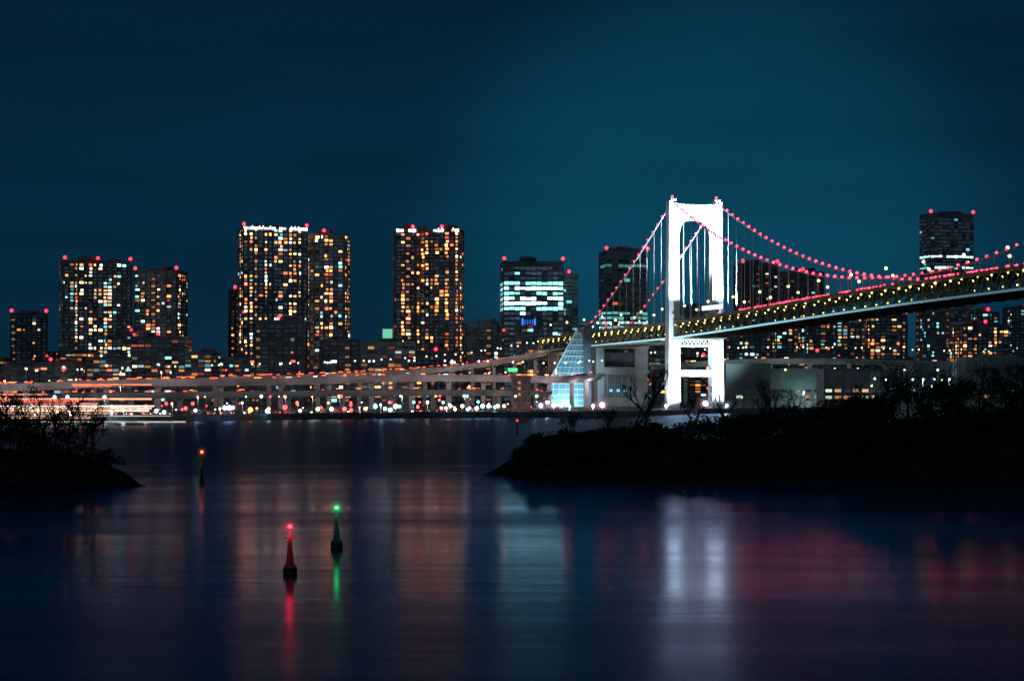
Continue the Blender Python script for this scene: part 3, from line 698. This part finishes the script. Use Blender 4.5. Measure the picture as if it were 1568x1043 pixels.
# ---------------------------------------------------------------- navigation buoys
def nav_buoy(px,row,hrow,paint,lc,glow,name,ly):
    d=H*F/(row-600); x=X(px,d); h=(row-hrow)/F*d; e=empty(name); e.location=(x,d,0)
    b=MB(); W=.5
    b.tube((0,0,-.3),(0,0,.42),W,W,M_black,20); b.tube((0,0,.42),(0,0,.6),W*.98,W*.75,paint,20)
    b.tube((0,0,.6),(0,0,h*.42),W*.55,W*.24,paint,10); b.tube((0,0,h*.42),(0,0,h*.66),W*.24,W*.13,paint,8)
    for k in range(4):
        a=math.pi/4+k*math.pi/2; b.tube((W*.7*math.cos(a),W*.7*math.sin(a),.55),(W*.2*math.cos(a),W*.2*math.sin(a),h*.78),.03,.025,paint,5)
    b.tube((0,0,h*.66),(0,0,h*.94),.06,.05,paint,6)
    z=h*.78; b.tube((-.5,0,z),(.5,0,z),.045,.045,paint,6)
    for i in range(12):
        a0=2*math.pi*i/12;a1=2*math.pi*(i+1)/12
        b.tube((.27*math.cos(a0),.27*math.sin(a0),z),(.27*math.cos(a1),.27*math.sin(a1),z),.03,.03,paint,5)
    for sg in (-1,1): b.tube((sg*.5,0,z),(sg*.3,0,z-.22),.035,.035,paint,5); b.ball((sg*.5,0,z+.03),.07,paint)
    b.tube((0,0,h*.94),(0,0,h*.97),.13,.13,M_black,10)
    b.obj('body',e,smooth=False)
    l=MB(); l.ball((0,0,h+.04),.13,M_lamp,lc,n=12,k=8); l.obj('lantern',e)
    bloom(Vector((0,0,h+.04)),.65,glow,1.2,e)
    p=bpy.data.lights.new('lantern_light','POINT'); p.energy=ly; p.color=glow; p.shadow_soft_size=.2
    o=bpy.data.objects.new('lantern_light',p); col.objects.link(o); o.location=(0,-.35,h*.86); o.parent=e
nav_buoy(444,878,807,M_red,(9,.2,.4),(1,.02,.06),'navigation_buoy',18)
nav_buoy(515.5,838,778,M_green,(.15,5,.9),(.02,1,.2),'navigation_buoy',6)
def marker(px,row,hrow,paint,lc,glow):
    d=H*F/(row-600); h=(row-hrow)/F*d; e=empty('channel_marker'); e.location=(X(px,d),d,0); b=MB()
    b.tube((0,0,-.3),(0,0,.4),.4,.36,M_black,14); b.tube((0,0,.4),(0,0,h*.45),.2,.18,M_black,10); b.tube((0,0,h*.45),(0,0,h*.82),.34,.34,paint,12); b.tube((0,0,h*.82),(0,0,h*.95),.07,.07,paint,6)
    for k in range(4):
        a=k*math.pi/2; b.tube((.33*math.cos(a),.33*math.sin(a),h*.82),(.33*math.cos(a),.33*math.sin(a),h*.92),.03,.03,M_grey,4)
    b.obj('post',e); l=MB(); l.ball((0,0,h),.2,M_lamp,lc,n=10,k=6); l.obj('lantern',e); bloom(Vector((0,0,h)),.8,glow,.8,e)
marker(309,738,692,M_yel,(7,.7,.25),(1,.1,.03)); marker(792,666,644,M_red,(9,.3,.4),(1,.02,.06))

# ---------------------------------------------------------------- foreground promontories
def interp(T,x):
    if x<=T[0][0]: return T[0][1]
    for (a,za),(c,zc) in zip(T[:-1],T[1:]):
        if x<=c: return za+(zc-za)*(x-a)/(c-a)
    return T[-1][1]
def headland(name,x0,x1,nx,fy,depth,ht):
    b=MB(); ny=34; G=[]
    for i in range(nx+1):
        x=x0+(x1-x0)*i/nx; row=[]
        for j in range(ny+1):
            v=j/ny; y=fy(x)+v*depth(x)
            prof=min(1,(v/0.25))**0.7*min(1,(1-v)/0.25)**.7
            z=ht(x)*prof-0.5+ (noise.noise(Vector((x*.35,y*.35,0)))*.9+noise.noise(Vector((x*1.3,y*1.3,4)))*.45)*(1 if v>0 else 0)*min(1,ht(x)/2)
            row.append((x+noise.noise(Vector((x*.2,y*.2,9)))*.5,y+noise.noise(Vector((x*.15,v*3,3)))*2.0,z))
        G.append(row)
    for i in range(nx):
        for j in range(ny): b.face([G[i][j],G[i+1][j],G[i+1][j+1],G[i][j+1]],M_soil)
    for k in range(int((x1-x0)*2.2)):
        x=R.uniform(x0,x1); y=fy(x)+R.uniform(-.6,3.0); r=R.uniform(.25,.6)*min(1,0.4+ht(x)/3); b.ball((x,y,R.uniform(-.05,.5)*min(1,ht(x))),r,M_soil,n=5,k=3)
    b.obj(name)
fyR=lambda x:301-interp([(-5,0),(20,14),(60,17),(260,17)],x)+noise.noise(Vector((x*.05,0,0)))*3
htR=lambda x:interp([(-4.5,0.1),(0,2.6),(4,3.4),(9,4.0),(20,4.8),(40,5.5),(60,8),(85,10),(260,11)],x)
headland('peninsula_hill',-4.5,260,200,fyR,lambda x:interp([(-4.5,4),(5,25),(30,50),(260,90)],x),htR)
htL=lambda x:interp([(-160,5),(-95,5),(-66,4.6),(-58,3.4),(-54,2.2),(-49.3,.1)],x)
headland('islet_hill',-160,-49.3,110,lambda x:263+interp([(-60,-3),(-49.3,1.5)],x)*1.0,lambda x:interp([(-160,50),(-60,26),(-49.3,3)],x),htL)
def leaves(b,cx,cy,cz,r,n,sz=.3):
    for _ in range(n):
        while True:
            p=Vector((R.uniform(-1,1),R.uniform(-1,1),R.uniform(-1,1)))
            if p.length<1 and p.length>.25: break
        p=Vector((cx+p.x*r,cy+p.y*r,cz+p.z*r*.75)); a=Vector((R.gauss(0,1),R.gauss(0,1),R.gauss(0,1))).normalized(); c=a.orthogonal().normalized(); e=a.cross(c)
        s=sz*R.uniform(.5,1.3); b.face([p-c*s,p-e*s*.5,p+c*s,p+e*s*.5],M_leaf)
topR=lambda x:interp([(-2,0),(0.5,3.6),(2,6.0),(5,7.0),(9,7.6),(20,8.2),(32,9.2),(44,10.8),(55,12.8),(64,14.6),(80,16.4),(110,17.5),(260,18.5)],x)+noise.noise(Vector((x*.22,0,5)))*1.6
b=MB()
for k in range(640):
    x=0.8+(R.random()**1.15)*125; v=R.uniform(.06,.6); dep=interp([(-4.5,4),(5,25),(30,50),(260,90)],x); y=fyR(x)+v*dep
    g=htR(x)*min(1,v/.25)**.7*.85; t=topR(x)-.9
    r=R.uniform(.8,2.2)*interp([(0,.6),(10,1),(60,1.5)],x); cz=g+ (t-g)*R.random()**.8*min(1,v/.22); cz=min(cz,t-r*.5)
    leaves(b,x,y,cz,r,int(80*min(2,r)),.27)
b.obj('shrubbery')
topL=lambda x:interp([(-110,10.6),(-80,10.2),(-66,10.2),(-62,9.6),(-59,7.2),(-56,4.5),(-54,2.6)],x)+noise.noise(Vector((x*.4,0,8)))*1.2
b=MB()
for k in range(300):
    x=R.uniform(-110,-55.5); y=262+R.uniform(2,20); t=topL(x)-1; r=R.uniform(.7,1.6); cz=2+(t-2)*R.random()**.8; leaves(b,x,y,min(cz,t-r*.4),r,int(60*r),.24)
b.obj('shrubbery')
def tree(x,y,z,h,leafy=0.0,spread=.55,name='bare_tree',seed=0):
    rr=random.Random(seed); b=MB(); h*=1.22
    def br(p,dv,L,r,lev):
        q=p+dv*L; mid=p+dv*L*.5+Vector((rr.uniform(-1,1),rr.uniform(-1,1),rr.uniform(-.3,.6)))*L*.07
        b.tube(p,mid,r,r*.8,M_bark,5 if lev<2 else 3,cap=False); b.tube(mid,q,r*.8,r*.55,M_bark,5 if lev<2 else 3,cap=False)
        if lev>=5:
            if leafy and rr.random()<leafy: leaves(b,q.x,q.y,q.z,.6,5,.18)
            return
        n=rr.choice([2,3,3]) if lev<4 else 3
        for _ in range(n):
            a=Vector((rr.gauss(0,1),rr.gauss(0,1),rr.gauss(.15,.6))).normalized()
            nd=(dv+a*spread*rr.uniform(.7,1.3)).normalized(); nd.z=max(nd.z,-.15)
            br(p.lerp(q,rr.uniform(.6,1)),nd,L*rr.uniform(.6,.82),max(r*.6,.028),lev+1)
    br(Vector((0,0,-.8)),Vector((0,0,1)),h*.34,h*.03,0)
    b.obj(name,loc=(x,y,z))
for i,(px,row,dd,g,lf) in enumerate(((990,568,318,5.5,0),(975,590,320,5.5,0),(1182,570,325,6.5,0),(1165,586,330,6.5,0),(1215,590,322,7,.2),(1368,550,330,8,0),(1350,560,335,8,.1),(1390,560,335,8,.1),(1500,556,330,10,.5),(1540,552,335,10,.5),(1455,562,330,9,.5),(1060,612,320,5,.4),(930,620,315,4.5,.2),(870,632,312,4,.3),(1110,594,325,6,.1),(1290,586,335,7,.4),(1570,548,330,10,.6),(820,652,305,3,.3))):
    tree(X(px,dd),dd,g,Z(row,dd)-g,lf,seed=i+3)
for i,(px,row,dd,g,lf) in enumerate(((68,592,272,4,.15),(105,600,270,3.6,.2),(128,616,268,3,.3),(30,608,272,4,.3),(0,606,275,4,.4),(85,612,268,3.8,.3),(142,642,266,2.6,.4))):
    tree(X(px,dd),dd,g,Z(row,dd)-g,lf,seed=i+50)
print('verts',sum(len(o.data.vertices) for o in bpy.data.objects if o.type=='MESH'))
